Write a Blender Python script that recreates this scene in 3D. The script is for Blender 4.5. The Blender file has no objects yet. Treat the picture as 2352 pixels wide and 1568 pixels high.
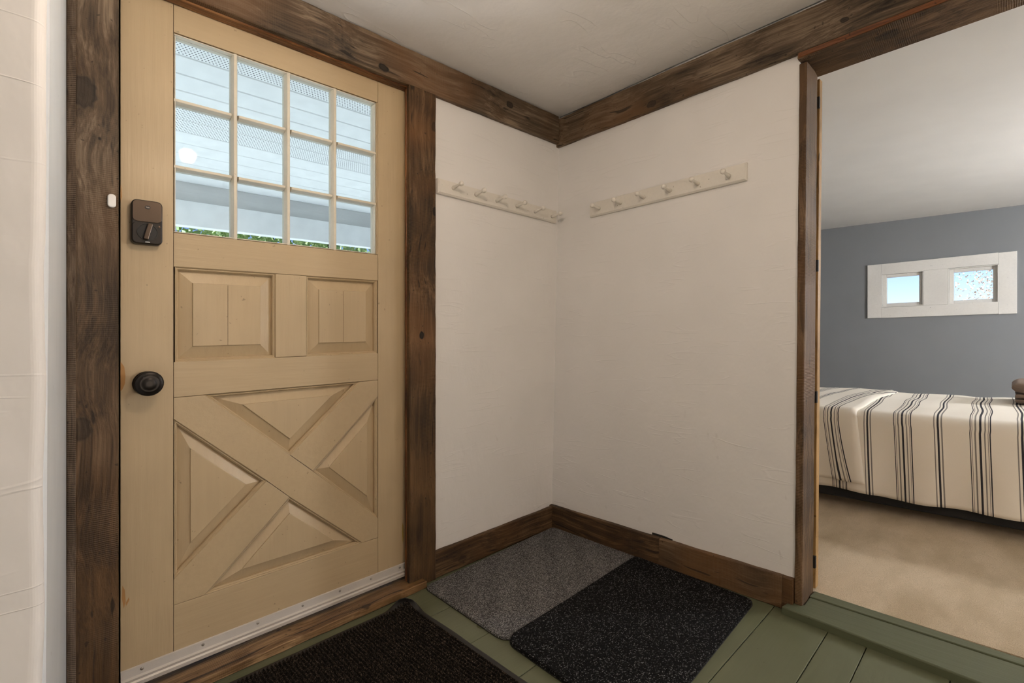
import bpy, bmesh, math, random
import numpy as np
from mathutils import Vector, Matrix, noise as mnoise

random.seed(7)
S = bpy.context.scene
COL = S.collection

# ------------------------------------------------------------------ camera
CAM = (-1.9, -1.65, 0.98)
cd = bpy.data.cameras.new('camera'); cam = bpy.data.objects.new('camera', cd); COL.objects.link(cam)
cam.location = CAM
cam.rotation_euler = (math.radians(90), 0, -math.atan2(.694, .720))
cd.sensor_width = 36; cd.lens = 36 * 1122 / 2352; cd.shift_y = -10 / 2352
cd.clip_start = 0.02; cd.clip_end = 300
S.camera = cam

# ------------------------------------------------------------------ sky, sun, exposure
W = bpy.data.worlds.new('world'); S.world = W; W.use_nodes = True
nt = W.node_tree; nt.nodes.clear()
sky = nt.nodes.new('ShaderNodeTexSky'); sky.sky_type = 'NISHITA'; sky.sun_disc = False
sky.sun_elevation = math.radians(38); sky.sun_rotation = math.radians(100); sky.air_density = 1.0; sky.dust_density = .0; sky.ozone_density = 1.8; sky.altitude = 1500
bg = nt.nodes.new('ShaderNodeBackground'); bg.inputs['Strength'].default_value = 0.13
wo = nt.nodes.new('ShaderNodeOutputWorld')
wb_ = nt.nodes.new('ShaderNodeMix'); wb_.data_type = 'RGBA'; wb_.blend_type = 'MULTIPLY'; wb_.inputs[0].default_value = 1; wb_.inputs[7].default_value = (.96, .92, 1.12, 1)   # camera balanced for lamp light
nt.links.new(sky.outputs[0], wb_.inputs[6]); nt.links.new(wb_.outputs[2], bg.inputs[0]); nt.links.new(bg.outputs[0], wo.inputs[0])
sd = bpy.data.lights.new('sun', 'SUN'); so = bpy.data.objects.new('sun', sd); COL.objects.link(so)
sd.energy = 12.5; sd.angle = math.radians(1.0); sd.color = (.82, .95, 1.08)
so.rotation_euler = Vector((0.62, -.46, -.64)).to_track_quat('-Z', 'Y').to_euler()
V = S.view_settings
V.view_transform = 'Standard'; V.look = 'None'; V.gamma = 1.0; V.use_curve_mapping = False; V.exposure = 0.0
HALL_LAMP = 315.0
BED_FILL = 760.0  # added bedroom fill, stands in for daylight
REAR_FILL = 370.0  # added fill from behind the camera
CY = S.cycles
CY.max_bounces = 4; CY.diffuse_bounces = 4; CY.glossy_bounces = 2; CY.transmission_bounces = 4; CY.transparent_max_bounces = 8
CY.adaptive_threshold = 0.15; CY.caustics_reflective = False; CY.caustics_refractive = False; CY.sample_clamp_indirect = 6.0

# ------------------------------------------------------------------ shear on house and porch points, fitted to image lines
SX, SY, LEAN = .0176, -.017, .03      # z sheared along x and y, partition tilted in x, to match image lines
def rack(P, lean=0):
    P = np.array(P, float).reshape(-1, 3).copy()
    P[:, 0] += lean * LEAN * (P[:, 2] - 1)
    P[:, 2] += SX * (P[:, 0] - CAM[0]) + SY * (P[:, 1] - CAM[1])
    return P
def shear_pt(p, lean=0): return Vector(rack([p], lean)[0])
def wpos(o):
    v = o.location.copy()
    while o.parent: o = o.parent; v = v + o.location
    return v

# ------------------------------------------------------------------ mesh helpers
class MB:
    def __init__(s): s.v = []; s.f = []
    def add(s, V, F):
        b = len(s.v); s.v += [tuple(p) for p in V]; s.f += [tuple(i + b for i in f) for f in F]; return s
    def box(s, x0, x1, y0, y1, z0, z1):
        V = [(x0,y0,z0),(x1,y0,z0),(x1,y1,z0),(x0,y1,z0),(x0,y0,z1),(x1,y0,z1),(x1,y1,z1),(x0,y1,z1)]
        return s.add(V, [(0,3,2,1),(4,5,6,7),(0,1,5,4),(1,2,6,5),(2,3,7,6),(3,0,4,7)])
    def prism_xz(s, poly, y0, y1):      # polygon in x,z; y0 = room side
        n = len(poly)
        a = sum(poly[i][0]*poly[(i+1)%n][1]-poly[(i+1)%n][0]*poly[i][1] for i in range(n))
        if a < 0: poly = poly[::-1]
        V = [(x, y0, z) for x, z in poly] + [(x, y1, z) for x, z in poly]
        F = [tuple(range(n)), tuple(range(2*n-1, n-1, -1))] + [(i+n, (i+1) % n + n, (i+1) % n, i) for i in range(n)]
        return s.add(V, F)
    def prism_xy(s, poly, z0, z1):
        n = len(poly)
        a = sum(poly[i][0]*poly[(i+1)%n][1]-poly[(i+1)%n][0]*poly[i][1] for i in range(n))
        if a < 0: poly = poly[::-1]
        V = [(x, y, z0) for x, y in poly] + [(x, y, z1) for x, y in poly]
        F = [tuple(range(n-1, -1, -1)), tuple(range(n, 2*n))] + [(i, (i+1) % n, (i+1) % n + n, i+n) for i in range(n)]
        return s.add(V, F)
    def lathe(s, prof, origin, axis, seg=20, squash=None):   # prof: [(dist along axis, radius)]
        ax = Vector(axis).normalized(); q = ax.to_track_quat('Z', 'Y'); o = Vector(origin)
        V = []; F = []
        for d, r in prof:
            for k in range(seg):
                a = 2*math.pi*k/seg
                V.append(tuple(o + q @ Vector((r*math.cos(a), r*math.sin(a), d))))
        for i in range(len(prof)-1):
            for k in range(seg):
                k2 = (k+1) % seg
                F.append((i*seg+k, i*seg+k2, (i+1)*seg+k2, (i+1)*seg+k))
        F.append(tuple(range(seg-1, -1, -1))); m = (len(prof)-1)*seg; F.append(tuple(m+k for k in range(seg)))
        return s.add(V, F)
    def grid(s, fn, nu, nv):
        V = [fn(i/nu, j/nv) for i in range(nu+1) for j in range(nv+1)]
        F = [(i*(nv+1)+j, (i+1)*(nv+1)+j, (i+1)*(nv+1)+j+1, i*(nv+1)+j+1) for i in range(nu) for j in range(nv)]
        return s.add(V, F)
    def board(s, x0, x1, y0, y1, z0, z1, axis, rough=.0015, step=.04, seed=0):
        """rough-sawn board: a bar cut into slices along its length, the long edges slightly wavy"""
        lo = [x0, y0, z0]; hi = [x1, y1, z1]; a = 'xyz'.index(axis); b, c = [(1,2),(2,0),(0,1)][a]
        n = max(2, int((hi[a]-lo[a])/step)); V = []; F = []
        ch = min(.003, .2*(hi[b]-lo[b]), .2*(hi[c]-lo[c]))
        ring = [(lo[b]+ch,lo[c]),(hi[b]-ch,lo[c]),(hi[b],lo[c]+ch),(hi[b],hi[c]-ch),(hi[b]-ch,hi[c]),(lo[b]+ch,hi[c]),(lo[b],hi[c]-ch),(lo[b],lo[c]+ch)]
        for i in range(n+1):
            t = lo[a]+(hi[a]-lo[a])*i/n
            for k, (p, q) in enumerate(ring):
                kk = k//2 if k % 2 else (k//2-1) % 4
                d1 = mnoise.noise(Vector((t*9, kk*7.3+seed*3.1, seed))) + .6*mnoise.noise(Vector((t*40, kk*3.3+seed, 5)))
                d2 = mnoise.noise(Vector((t*9, kk*5.1+seed*2.1, seed+9))) + .6*mnoise.noise(Vector((t*40, kk*2.3+seed, 15)))
                w = [0,0,0]; w[a] = t; w[b] = p+rough*d1; w[c] = q+rough*d2; V.append(tuple(w))
        for i in range(n):
            for k in range(8):
                k2 = (k+1) % 8; F.append((i*8+k, i*8+k2, (i+1)*8+k2, (i+1)*8+k))
        F.append(tuple(range(7,-1,-1))); F.append(tuple(n*8+k for k in range(8)))
        return s.add(V, F)
    def flip(s): s.f = [f[::-1] for f in s.f]; return s
    def make(s, name, mat, parent=None, lean=0, smooth=False, bevel=0, uv=None, raw=False, recalc=False):
        P = np.array(s.v, float) if raw else rack(s.v, lean)
        if parent is not None: org = np.array(wpos(parent))
        else:
            lo = P.min(0); hi = P.max(0); org = np.array([(lo[0]+hi[0])/2, (lo[1]+hi[1])/2, lo[2]])
        me = bpy.data.meshes.new(name); me.from_pydata((P-org).tolist(), [], s.f); me.update()
        if recalc:
            bm = bmesh.new(); bm.from_mesh(me); bmesh.ops.recalc_face_normals(bm, faces=bm.faces); bm.to_mesh(me); bm.free()
        if uv is not None:
            l = me.uv_layers.new(name='UVMap')
            for lp in me.loops: l.data[lp.index].uv = uv[lp.vertex_index]
        if smooth:
            for p in me.polygons: p.use_smooth = True
        me.materials.append(mat)
        o = bpy.data.objects.new(name, me); COL.objects.link(o)
        if parent is not None: o.parent = parent
        else: o.location = org
        if bevel:
            m = o.modifiers.new('bevel', 'BEVEL'); m.width = bevel; m.segments = 2; m.limit_method = 'ANGLE'; m.angle_limit = math.radians(35)
        return o

def tag(o, label=None, cat=None, group=None, kind=None):
    if label: o['label'] = label
    if cat: o['category'] = cat
    if group: o['group'] = group
    if kind: o['kind'] = kind
    return o
def thing(name, loc, lean=0, raw=False, **kw):
    o = bpy.data.objects.new(name, None); COL.objects.link(o); o.empty_display_size = .05
    o.location = Vector(loc) if raw else shear_pt(loc, lean); tag(o, **kw); return o
def struct(o, label, cat): return tag(o, label, cat, kind='structure')
def copy_part(src, parent, offset=(0,0,0)):
    c = src.copy(); COL.objects.link(c); c.parent = parent; c.location = Vector(offset); return c

# ------------------------------------------------------------------ materials
def newmat(name):
    m = bpy.data.materials.new(name); m.use_nodes = True; t = m.node_tree
    b = t.nodes['Principled BSDF']; return m, t, b
def N(t, typ, **kw):
    n = t.nodes.new(typ)
    for k, v in kw.items():
        if k in n.inputs: n.inputs[k].default_value = v
        else: setattr(n, k, v)
    return n
def L(t, a, b): t.links.new(a, b)
def math_(t, op, a, b=None, clamp=False):
    n = t.nodes.new('ShaderNodeMath'); n.operation = op; n.use_clamp = clamp
    for i, x in enumerate((a, b)):
        if x is None: continue
        if isinstance(x, (int, float)): n.inputs[i].default_value = x
        else: L(t, x, n.inputs[i])
    return n.outputs[0]
def ramp(t, fac, stops, interp='LINEAR'):
    r = t.nodes.new('ShaderNodeValToRGB'); r.color_ramp.interpolation = interp
    e = r.color_ramp.elements
    while len(e) > 1: e.remove(e[0])
    for i, (p, c) in enumerate(stops):
        x = e[0] if i == 0 else e.new(p)
        x.position = p; x.color = (*c, 1) if len(c) == 3 else c
    L(t, fac, r.inputs[0]); return r.outputs[0]
def mix(t, fac, a, b, mode='MIX'):
    n = t.nodes.new('ShaderNodeMix'); n.data_type = 'RGBA'; n.blend_type = mode
    for i, x in ((0, fac), (6, a), (7, b)):
        if isinstance(x, (int, float)): n.inputs[i].default_value = x
        elif isinstance(x, tuple): n.inputs[i].default_value = (*x, 1) if len(x) == 3 else x
        else: L(t, x, n.inputs[i])
    return n.outputs[2]
def pos(t): return t.nodes.new('ShaderNodeNewGeometry').outputs['Position']
def objc(t): return t.nodes.new('ShaderNodeTexCoord').outputs['Object']
def mapping(t, v, scale=(1,1,1), loc=(0,0,0), rot=(0,0,0)):
    m = N(t, 'ShaderNodeMapping'); m.inputs['Scale'].default_value = scale; m.inputs['Location'].default_value = loc; m.inputs['Rotation'].default_value = rot
    L(t, v, m.inputs['Vector']); return m.outputs[0]
def noise(t, v, scale, detail=4, rough=.55, dist=0.):
    n = N(t, 'ShaderNodeTexNoise', Scale=scale, Detail=detail, Roughness=rough, Distortion=dist); L(t, v, n.inputs['Vector']); return n.outputs[0]
def bump(t, b, h, strength=.3, dist=.01, prev=None):
    n = N(t, 'ShaderNodeBump', Strength=strength, Distance=dist); L(t, h, n.inputs['Height'])
    if prev is not None: L(t, prev, n.inputs['Normal'])
    if b is not None: L(t, n.outputs[0], b.inputs['Normal'])
    return n.outputs[0]
def plain(name, col, rough=.5, metal=0., spec=.5, bumpscale=None, bstr=.1):
    m, t, b = newmat(name); b.inputs['Base Color'].default_value = (*col, 1); b.inputs['Roughness'].default_value = rough
    b.inputs['Metallic'].default_value = metal; b.inputs['Specular IOR Level'].default_value = spec
    v = objc(t); n = noise(t, v, 12, 1)
    c = mix(t, .12, (*col,), ramp(t, n, [(0.3, tuple(x*.6 for x in col)), (.7, tuple(min(1, x*1.3) for x in col))]))
    L(t, c, b.inputs['Base Color'])
    if bumpscale: bump(t, b, noise(t, v, bumpscale, 2), bstr, .002)
    return m

def plaster(name, col, strength=.5, scuff=True, scratch=True, rough=.55, run=(1.3,1.3,11.)):
    m, t, b = newmat(name); p = pos(t)
    big = noise(t, p, 3.2, 2); med = noise(t, mapping(t, p, (1,1,.7)), 16, 3, .6)
    # trowel ridges: thin wandering lines, broken into short runs
    r1 = noise(t, mapping(t, p, run, rot=(.16,.13,.1)), 2.4, 1, .6)
    ridge = math_(t, 'SUBTRACT', 1, math_(t, 'MULTIPLY', math_(t, 'ABSOLUTE', math_(t, 'SUBTRACT', r1, .5)), 46), True)
    gate = math_(t, 'MULTIPLY', math_(t, 'SUBTRACT', noise(t, mapping(t, p, (.6,.6,1.6)), 9, 0), .50), 9, True)
    ridge = math_(t, 'MULTIPLY', ridge, gate)
    h = math_(t, 'ADD', math_(t, 'MULTIPLY', big, .8), math_(t, 'MULTIPLY', med, .35))
    if scratch: h = math_(t, 'ADD', h, math_(t, 'MULTIPLY', ridge, .10))
    bump(t, b, h, strength, .012)
    c = mix(t, ramp(t, big, [(.3, (0,0,0)), (.7, (1,1,1))]), col, tuple(x*.95 for x in col))
    if scuff:
        sm = noise(t, mapping(t, p, (1,1,.55)), 26, 2, .7)
        sp = ramp(t, sm, [(.66, (0,0,0)), (.74, (1,1,1))])
        area = ramp(t, noise(t, p, 2.2, 1), [(.45, (0,0,0)), (.62, (1,1,1))])
        sz = N(t, 'ShaderNodeSeparateXYZ'); L(t, p, sz.inputs[0])
        low = math_(t, 'SUBTRACT', 1.25, math_(t, 'MULTIPLY', sz.outputs[2], 1.5), True)
        k = math_(t, 'MULTIPLY', math_(t, 'MULTIPLY', sp, area), math_(t, 'MULTIPLY', low, .45))
        c = mix(t, k, c, (.30,.26,.22))
    L(t, c, b.inputs['Base Color']); b.inputs['Roughness'].default_value = rough; b.inputs['Specular IOR Level'].default_value = .3
    return m

def wood(name, axis, tones, knots=(), saw=.5, rough=.62, gscale=1.0, orange=None, seed=0., stain=None):
    """old sawn timber; tones = (dark, mid, light); grain runs along the axis"""
    m, t, b = newmat(name); p = pos(t)
    p = mapping(t, p, loc=(seed, seed*1.7, seed*.6))
    wob = noise(t, p, 3., 1)
    sc = [25.*gscale]*3; sc['xyz'.index(axis)] = .9
    add = N(t, 'ShaderNodeVectorMath', operation='MULTIPLY_ADD'); L(t, p, add.inputs[0]); add.inputs[1].default_value = sc
    cv = N(t, 'ShaderNodeCombineXYZ')
    for i in range(3): L(t, math_(t, 'MULTIPLY', wob, 2.0), cv.inputs[i])
    L(t, cv.outputs[0], add.inputs[2]); g = add.outputs[0]
    grain = noise(t, g, 1.6, 5, .66)
    streak = noise(t, g, 7., 3, .65)
    patch = noise(t, p, 3.2, 2, .6)
    wv = N(t, 'ShaderNodeTexWave', wave_type='BANDS', bands_direction=axis.upper()); L(t, p, wv.inputs[0])
    wv.inputs['Scale'].default_value = 62; wv.inputs['Distortion'].default_value = 2.2; wv.inputs['Detail'].default_value = 1; wv.inputs['Detail Scale'].default_value = .6
    sawm = math_(t, 'MULTIPLY', wv.outputs[1], ramp(t, noise(t, p, 5, 1), [(.42, (0,0,0)), (.62, (1,1,1))]))
    f = math_(t, 'ADD', math_(t, 'MULTIPLY', grain, .62), math_(t, 'MULTIPLY', streak, .38))
    f = math_(t, 'ADD', f, math_(t, 'MULTIPLY', math_(t, 'SUBTRACT', patch, .5), .55))
    d, mi, li = [tuple(k*x for x in c_) for c_, k in zip(tones, (.6, .74, .84))]
    c = ramp(t, f, [(.33, d), (.49, mi), (.64, li)])
    if orange: c = mix(t, ramp(t, noise(t, p, 2.1, 2, .6), [(.46, (0,0,0)), (.66, (.75,.75,.75))]), c, mix(t, streak, orange, tuple(x*.45 for x in orange)))
    if stain:      # the lower length has kept its dark oil stain, the upper has greyed
        sz = N(t, 'ShaderNodeSeparateXYZ'); L(t, p, sz.inputs[0])
        k = math_(t, 'DIVIDE', math_(t, 'SUBTRACT', stain[0]+seed*.6, math_(t, 'ADD', sz.outputs[2], math_(t, 'MULTIPLY', math_(t, 'SUBTRACT', patch, .5), .5))), stain[0]-stain[1], True)
        sc_ = ramp(t, f, [(.33, tuple(x*.25 for x in stain[2])), (.49, tuple(x*.6 for x in stain[2])), (.66, stain[2])])
        c = mix(t, math_(t, 'MULTIPLY', k, .85), c, sc_)
    c = mix(t, math_(t, 'MULTIPLY', sawm, saw*.34), c, li)
    ck = ramp(t, noise(t, g, 2.1, 2, .5), [(.30, (1,1,1)), (.345, (0,0,0))])
    c = mix(t, math_(t, 'MULTIPLY', ck, .75), c, tuple(x*.25 for x in d))
    wh = noise(t, p, 80, 0)
    c = mix(t, ramp(t, wh, [(.80, (0,0,0)), (.84, (.6,.6,.6))]), c, tuple(x*.3 for x in d))
    for kx, ky, kz, r, dark in knots:
        q = shear_pt((kx, ky, kz)) + Vector((seed, seed*1.7, seed*.6))
        sb = N(t, 'ShaderNodeVectorMath', operation='SUBTRACT'); L(t, p, sb.inputs[0]); sb.inputs[1].default_value = q
        ln = N(t, 'ShaderNodeVectorMath', operation='LENGTH'); L(t, mapping(t, sb.outputs[0], tuple(.8 if a == axis else 1.15 for a in 'xyz')), ln.inputs[0])
        dd = math_(t, 'ADD', math_(t, 'DIVIDE', ln.outputs[1], r), math_(t, 'MULTIPLY', math_(t, 'SUBTRACT', noise(t, p, 45, 1), .5), .7))
        kc = ramp(t, dd, [(.0, tuple(x*.5 for x in d)), (.5, tuple(x*1.2 for x in d)), (.75, tuple(x*.35 for x in d)), (1., mi)])
        c = mix(t, ramp(t, dd, [(.8, (dark,)*3), (1.25, (0,0,0))]), c, kc)
    L(t, c, b.inputs['Base Color']); b.inputs['Roughness'].default_value = rough; b.inputs['Specular IOR Level'].default_value = .35
    hh = math_(t, 'ADD', math_(t, 'MULTIPLY', streak, .6), math_(t, 'MULTIPLY', sawm, saw*.6))
    hh = math_(t, 'ADD', hh, math_(t, 'MULTIPLY', noise(t, p, 160, 1), .25))
    bump(t, b, hh, .55, .004)
    return m

def paint(name, col, axis=None, rough=.42, chips=None):
    m, t, b = newmat(name); p = pos(t)
    sc = [30,30,30]
    if axis: sc['xyz'.index(axis)] = 1.6
    br = noise(t, mapping(t, p, tuple(sc)), 2.2, 3, .6)
    big = noise(t, p, 3, 2)
    c = mix(t, ramp(t, big, [(.3,(0,0,0)),(.7,(1,1,1))]), col, tuple(x*.9 for x in col))
    c = mix(t, ramp(t, br, [(.3,(.25,)*3),(.6,(0,0,0))]), c, tuple(x*.8 for x in col))
    dots = noise(t, p, 75, 2)
    c = mix(t, ramp(t, dots, [(.735,(0,0,0)),(.76,(.55,)*3)]), c, tuple(x*.35 for x in col))
    L(t, c, b.inputs['Base Color'])
    rr = ramp(t, big, [(.3,(rough-.08,)*3),(.7,(rough+.1,)*3)]); L(t, rr, b.inputs['Roughness'])
    bump(t, b, br, .24, .0035)
    b.inputs['Specular IOR Level'].default_value = .45
    return m

M = {}
M['plaster'] = plaster('white_plaster', (.785,.765,.745))
M['plaster_ceiling'] = plaster('ceiling_plaster', (.82,.80,.785), .55, False, True, .55, (2.,7.,3.))
M['bed_ceiling'] = plaster('bedroom_ceiling_paint', (.80,.79,.77), .12, False, False)
M['grey_paint'] = plaster('grey_wall_paint', (.235,.245,.26), .1, False, False)
BROWN = ((.020,.011,.005), (.080,.043,.018), (.200,.120,.060))
GREYB = ((.036,.024,.014), (.125,.084,.050), (.275,.200,.132))
M['wood_header'] = wood('weathered_lintel', 'x', GREYB, [(-.346,-.02,2.05,.022,.9),(-.99,-.02,1.985,.02,1.)], .45, orange=(.20,.095,.035), seed=1.3)
M['wood_header_b'] = wood('weathered_partition_lintel', 'y', GREYB, [(.01,-.544,1.975,.022,.7),(.01,-1.25,2.0,.012,.9)], .5, orange=(.18,.09,.035), seed=4.1)
M['wood_left'] = wood('weathered_casing_left', 'z', GREYB, [(-1.825,-.03,1.62,.038,.75),(-1.829,-.03,.776,.03,.6),(-1.79,-.03,1.53,.007,1),(-1.792,-.03,1.51,.009,1)], .55, orange=(.105,.050,.016), seed=2.2, stain=(1.25,.55,(.135,.068,.024)))
M['wood_right'] = wood('brown_casing_right', 'z', BROWN, [(-.762,-.03,1.49,.018,1.),(-.825,-.03,.996,.016,1.),(-.765,-.03,1.83,.02,.6)], .8, orange=(.26,.115,.034), seed=3.7, stain=(1.1,.4,(.125,.066,.024)))
M['wood_jamb'] = wood('brown_jamb', 'z', BROWN, (), .8, orange=(.17,.085,.028), seed=6.2)
M['wood_head'] = wood('doorway_head_board', 'y', BROWN, [(.06,-1.36,1.92,.03,.5)], .6, orange=(.15,.08,.03), seed=7.9)
M['wood_base_x'] = wood('brown_skirting_x', 'x', BROWN, [(-.62,-.02,.05,.02,.5)], .3, orange=(.25,.115,.035), seed=8.4, gscale=1.3)
M['wood_base_y'] = wood('brown_skirting_y', 'y', BROWN, (), .5, orange=(.23,.11,.035), seed=9.6)
M['wood_base_y2'] = wood('greyed_skirting_y', 'y', GREYB, (), .4, orange=(.25,.12,.04), seed=10.6)
M['wood_sill'] = wood('worn_door_sill', 'x', ((.030,.014,.005),(.17,.09,.034),(.42,.26,.125)), [(-1.07,-.045,.04,.016,.7)], .2, orange=(.30,.16,.06), seed=11.2)
M['red_pine'] = wood('reddish_stop', 'z', ((.05,.015,.005),(.17,.06,.018),(.30,.13,.045)), (), .1, seed=12.5, rough=.4)
M['red_pine_x'] = wood('reddish_stop_x', 'x', ((.05,.015,.005),(.17,.065,.02),(.32,.15,.055)), (), .1, seed=12.9, rough=.4)
M['red_pine_y'] = wood('reddish_stop_y', 'y', ((.035,.010,.004),(.13,.042,.013),(.24,.09,.03)), (), .1, seed=13.3, rough=.4)
M['pine'] = wood('golden_pine', 'z', ((.35,.19,.065),(.52,.31,.12),(.62,.40,.18)), (), .05, seed=14.5, rough=.4)
M['cream_z'] = paint('cream_door_paint_upright', (.500,.380,.228), 'z')
M['cream_x'] = paint('cream_door_paint_level', (.500,.380,.228), 'x')
M['cream'] = paint('cream_door_paint', (.500,.380,.228))
M['muntin'] = paint('pale_glazing_paint', (.70,.64,.52))
M['green'] = paint('green_floor_paint', (.125,.135,.078), 'x', .33)
M['green_y'] = paint('green_step_paint', (.105,.118,.068), 'y', .33)
M['rail_paint'] = paint('offwhite_rail_paint', (.78,.74,.67), None, .38)
M['white_trim'] = paint('white_board_paint', (.80,.78,.74), None, .5)
M['vinyl'] = plain('white_vinyl', (.86,.87,.87), .45)
M['beam_grey'] = paint('grey_board_paint', (.66,.66,.65), 'x', .6)
M['black'] = plain('matt_black', (.012,.011,.010), .6)
M['black_metal'] = plain('oil_rubbed_bronze', (.022,.018,.015), .38, .6)
M['bronze'] = plain('brushed_dark_bronze', (.085,.062,.046), .33, .9)
M['hinge'] = plain('dark_hinge_iron', (.02,.017,.015), .5, .6)
M['alu'] = plain('dull_aluminium', (.60,.56,.51), .5, .35, bumpscale=300)
M['hole'] = plain('filled_screw_hole', (.30,.26,.21), .7)
M['screw'] = plain('steel_screw', (.45,.42,.38), .35, 1.)
M['white_plastic'] = plain('white_plastic', (.82,.80,.77), .35)
M['grey_plastic'] = plain('silver_mark', (.42,.42,.42), .4)
M['towel'] = plain('taupe_towel', (.20,.145,.11), .95, bumpscale=420, bstr=1.)
M['mattress'] = plain('mattress_ticking', (.6,.57,.52), .9)
M['underbed_shade'] = plain('underbed_shade_black', (.02,.02,.02), .95)  # near-black for the shade under the bed
M['bark'] = plain('bark', (.10,.07,.05), .9, bumpscale=30, bstr=.8)

def glass(name):
    m, t, b = newmat(name); t.nodes.remove(b)
    out = t.nodes['Material Output']
    lw = N(t, 'ShaderNodeLayerWeight', Blend=.5)
    fr = math_(t, 'ADD', math_(t, 'MULTIPLY', math_(t, 'POWER', lw.outputs['Facing'], 5.), .9), .0045)
    tr = N(t, 'ShaderNodeBsdfTransparent'); tr.inputs[0].default_value = (.97,.985,.98,1)
    gl = N(t, 'ShaderNodeBsdfGlossy', Roughness=.025); gl.inputs[0].default_value = (1,1,1,1)
    wv = noise(t, pos(t), 9, 2); bp = N(t, 'ShaderNodeBump', Strength=.04, Distance=.01); L(t, wv, bp.inputs['Height']); L(t, bp.outputs[0], gl.inputs['Normal'])
    mx = N(t, 'ShaderNodeMixShader'); L(t, fr, mx.inputs[0]); L(t, tr.outputs[0], mx.inputs[1]); L(t, gl.outputs[0], mx.inputs[2])
    L(t, mx.outputs[0], out.inputs[0]); return m
M['glass'] = glass('window_glass')

def lampmat(name, col, strength):
    m, t, b = newmat(name); t.nodes.remove(b); e = N(t, 'ShaderNodeEmission', Strength=strength); e.inputs[0].default_value = (*col, 1)
    L(t, e.outputs[0], t.nodes['Material Output'].inputs[0]); return m

def perforated(name):
    m, t, b = newmat(name); p = objc(t)
    s = N(t, 'ShaderNodeSeparateXYZ'); L(t, p, s.inputs[0])
    pitch = .0138
    yy = math_(t, 'DIVIDE', s.outputs[1], pitch)
    row = math_(t, 'FLOOR', yy)
    xx = math_(t, 'ADD', math_(t, 'DIVIDE', s.outputs[0], pitch*1.05), math_(t, 'MULTIPLY', row, .5))
    fx = math_(t, 'MULTIPLY', math_(t, 'SUBTRACT', math_(t, 'FRACT', xx), .5), 1.05); fy = math_(t, 'SUBTRACT', math_(t, 'FRACT', yy), .5)
    d = math_(t, 'SQRT', math_(t, 'ADD', math_(t, 'MULTIPLY', fx, fx), math_(t, 'MULTIPLY', fy, fy)))
    c = ramp(t, d, [(.0,(.10,.10,.11)),(.20,(.10,.10,.11)),(.27,(.86,.87,.87))])
    L(t, c, b.inputs['Base Color']); b.inputs['Roughness'].default_value = .45; return m
M['perforated'] = perforated('perforated_vinyl')

def matmat(name, base, fleck, flecks, scale, bstr):
    m, t, b = newmat(name); p = objc(t)
    vo = N(t, 'ShaderNodeTexVoronoi', Scale=scale, Randomness=.75); L(t, p, vo.inputs['Vector'])
    sep = N(t, 'ShaderNodeSeparateColor'); L(t, vo.outputs['Color'], sep.inputs[0])
    n2 = noise(t, p, scale*1.7, 2)
    f = math_(t, 'ADD', math_(t, 'MULTIPLY', sep.outputs[0], .75), math_(t, 'MULTIPLY', n2, .35))
    c = ramp(t, f, [(flecks-.25, base), (flecks, tuple(x*1.6 for x in base)), (min(.98, flecks+.22), fleck)])
    gap = ramp(t, vo.outputs['Distance'], [(.30,(1,1,1)),(.75,(.22,.22,.22))])
    c = mix(t, 1., c, gap, 'MULTIPLY')
    L(t, c, b.inputs['Base Color']); b.inputs['Roughness'].default_value = .95; b.inputs['Specular IOR Level'].default_value = .15
    bump(t, b, math_(t, 'SUBTRACT', 1, vo.outputs['Distance']), bstr, .006); return m
M['mat_grey'] = matmat('grey_loop_pile', (.15,.147,.147), (.50,.485,.475), .55, 330, 1.)
M['mat_black'] = matmat('black_flecked_pile', (.010,.010,.011), (.42,.42,.42), .80, 340, 1.)
M['mat_rib'] = matmat('dark_ribbed_pile', (.015,.012,.010), (.16,.12,.09), .72, 330, .3)
M['rubber'] = plain('black_rubber', (.016,.014,.012), .6, bumpscale=60)

def carpetmat():
    m, t, b = newmat('beige_carpet'); p = objc(t)
    f = noise(t, p, 420, 2); big = noise(t, mapping(t, p, (1,2.2,1)), 2.6, 3, .6)
    c = mix(t, ramp(t, big, [(.38,(0,0,0)),(.62,(1,1,1))]), (.55,.44,.30), (.70,.57,.41))
    c = mix(t, ramp(t, f, [(.3,(.45,)*3),(.6,(0,0,0))]), c, (.28,.21,.14))
    L(t, c, b.inputs['Base Color']); b.inputs['Roughness'].default_value = 1; b.inputs['Specular IOR Level'].default_value = .1
    bump(t, b, f, .8, .006); return m
M['carpet'] = carpetmat()

def stripemat():
    m, t, b = newmat('striped_cotton')
    uv = t.nodes.new('ShaderNodeTexCoord').outputs['UV']; s = N(t, 'ShaderNodeSeparateXYZ'); L(t, uv, s.inputs[0])
    f = math_(t, 'FRACT', math_(t, 'DIVIDE', s.outputs[0], .275))
    w = (.88,.82,.72); k = (.016,.017,.028); g = (.24,.22,.20)
    st = [(0., w)]
    def band(c, wd, col): st.extend([(c-wd/2, col), (c+wd/2, w)])
    # wide group of five centred on .20, narrow group of three on .66
    for c, wd, col in [(.080,.014,k),(.102,.008,g),(.143,.018,g),(.20,.028,k),(.257,.018,g),(.298,.008,g),(.320,.014,k)]: band(c, wd, col)
    for c, wd, col in [(.672,.018,g),(.720,.028,k),(.768,.018,g)]: band(c, wd, col)
    c = ramp(t, f, st, 'CONSTANT')
    wv = N(t, 'ShaderNodeTexWave', Scale=420); L(t, uv, wv.inputs[0])
    c = mix(t, math_(t, 'MULTIPLY', noise(t, objc(t), 600, 2), .12), c, (.5,.46,.4))
    L(t, c, b.inputs['Base Color']); b.inputs['Roughness'].default_value = .9; b.inputs['Specular IOR Level'].default_value = .15
    bump(t, b, noise(t, objc(t), 500, 2), .25, .002); return m
M['stripe'] = stripemat()

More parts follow.
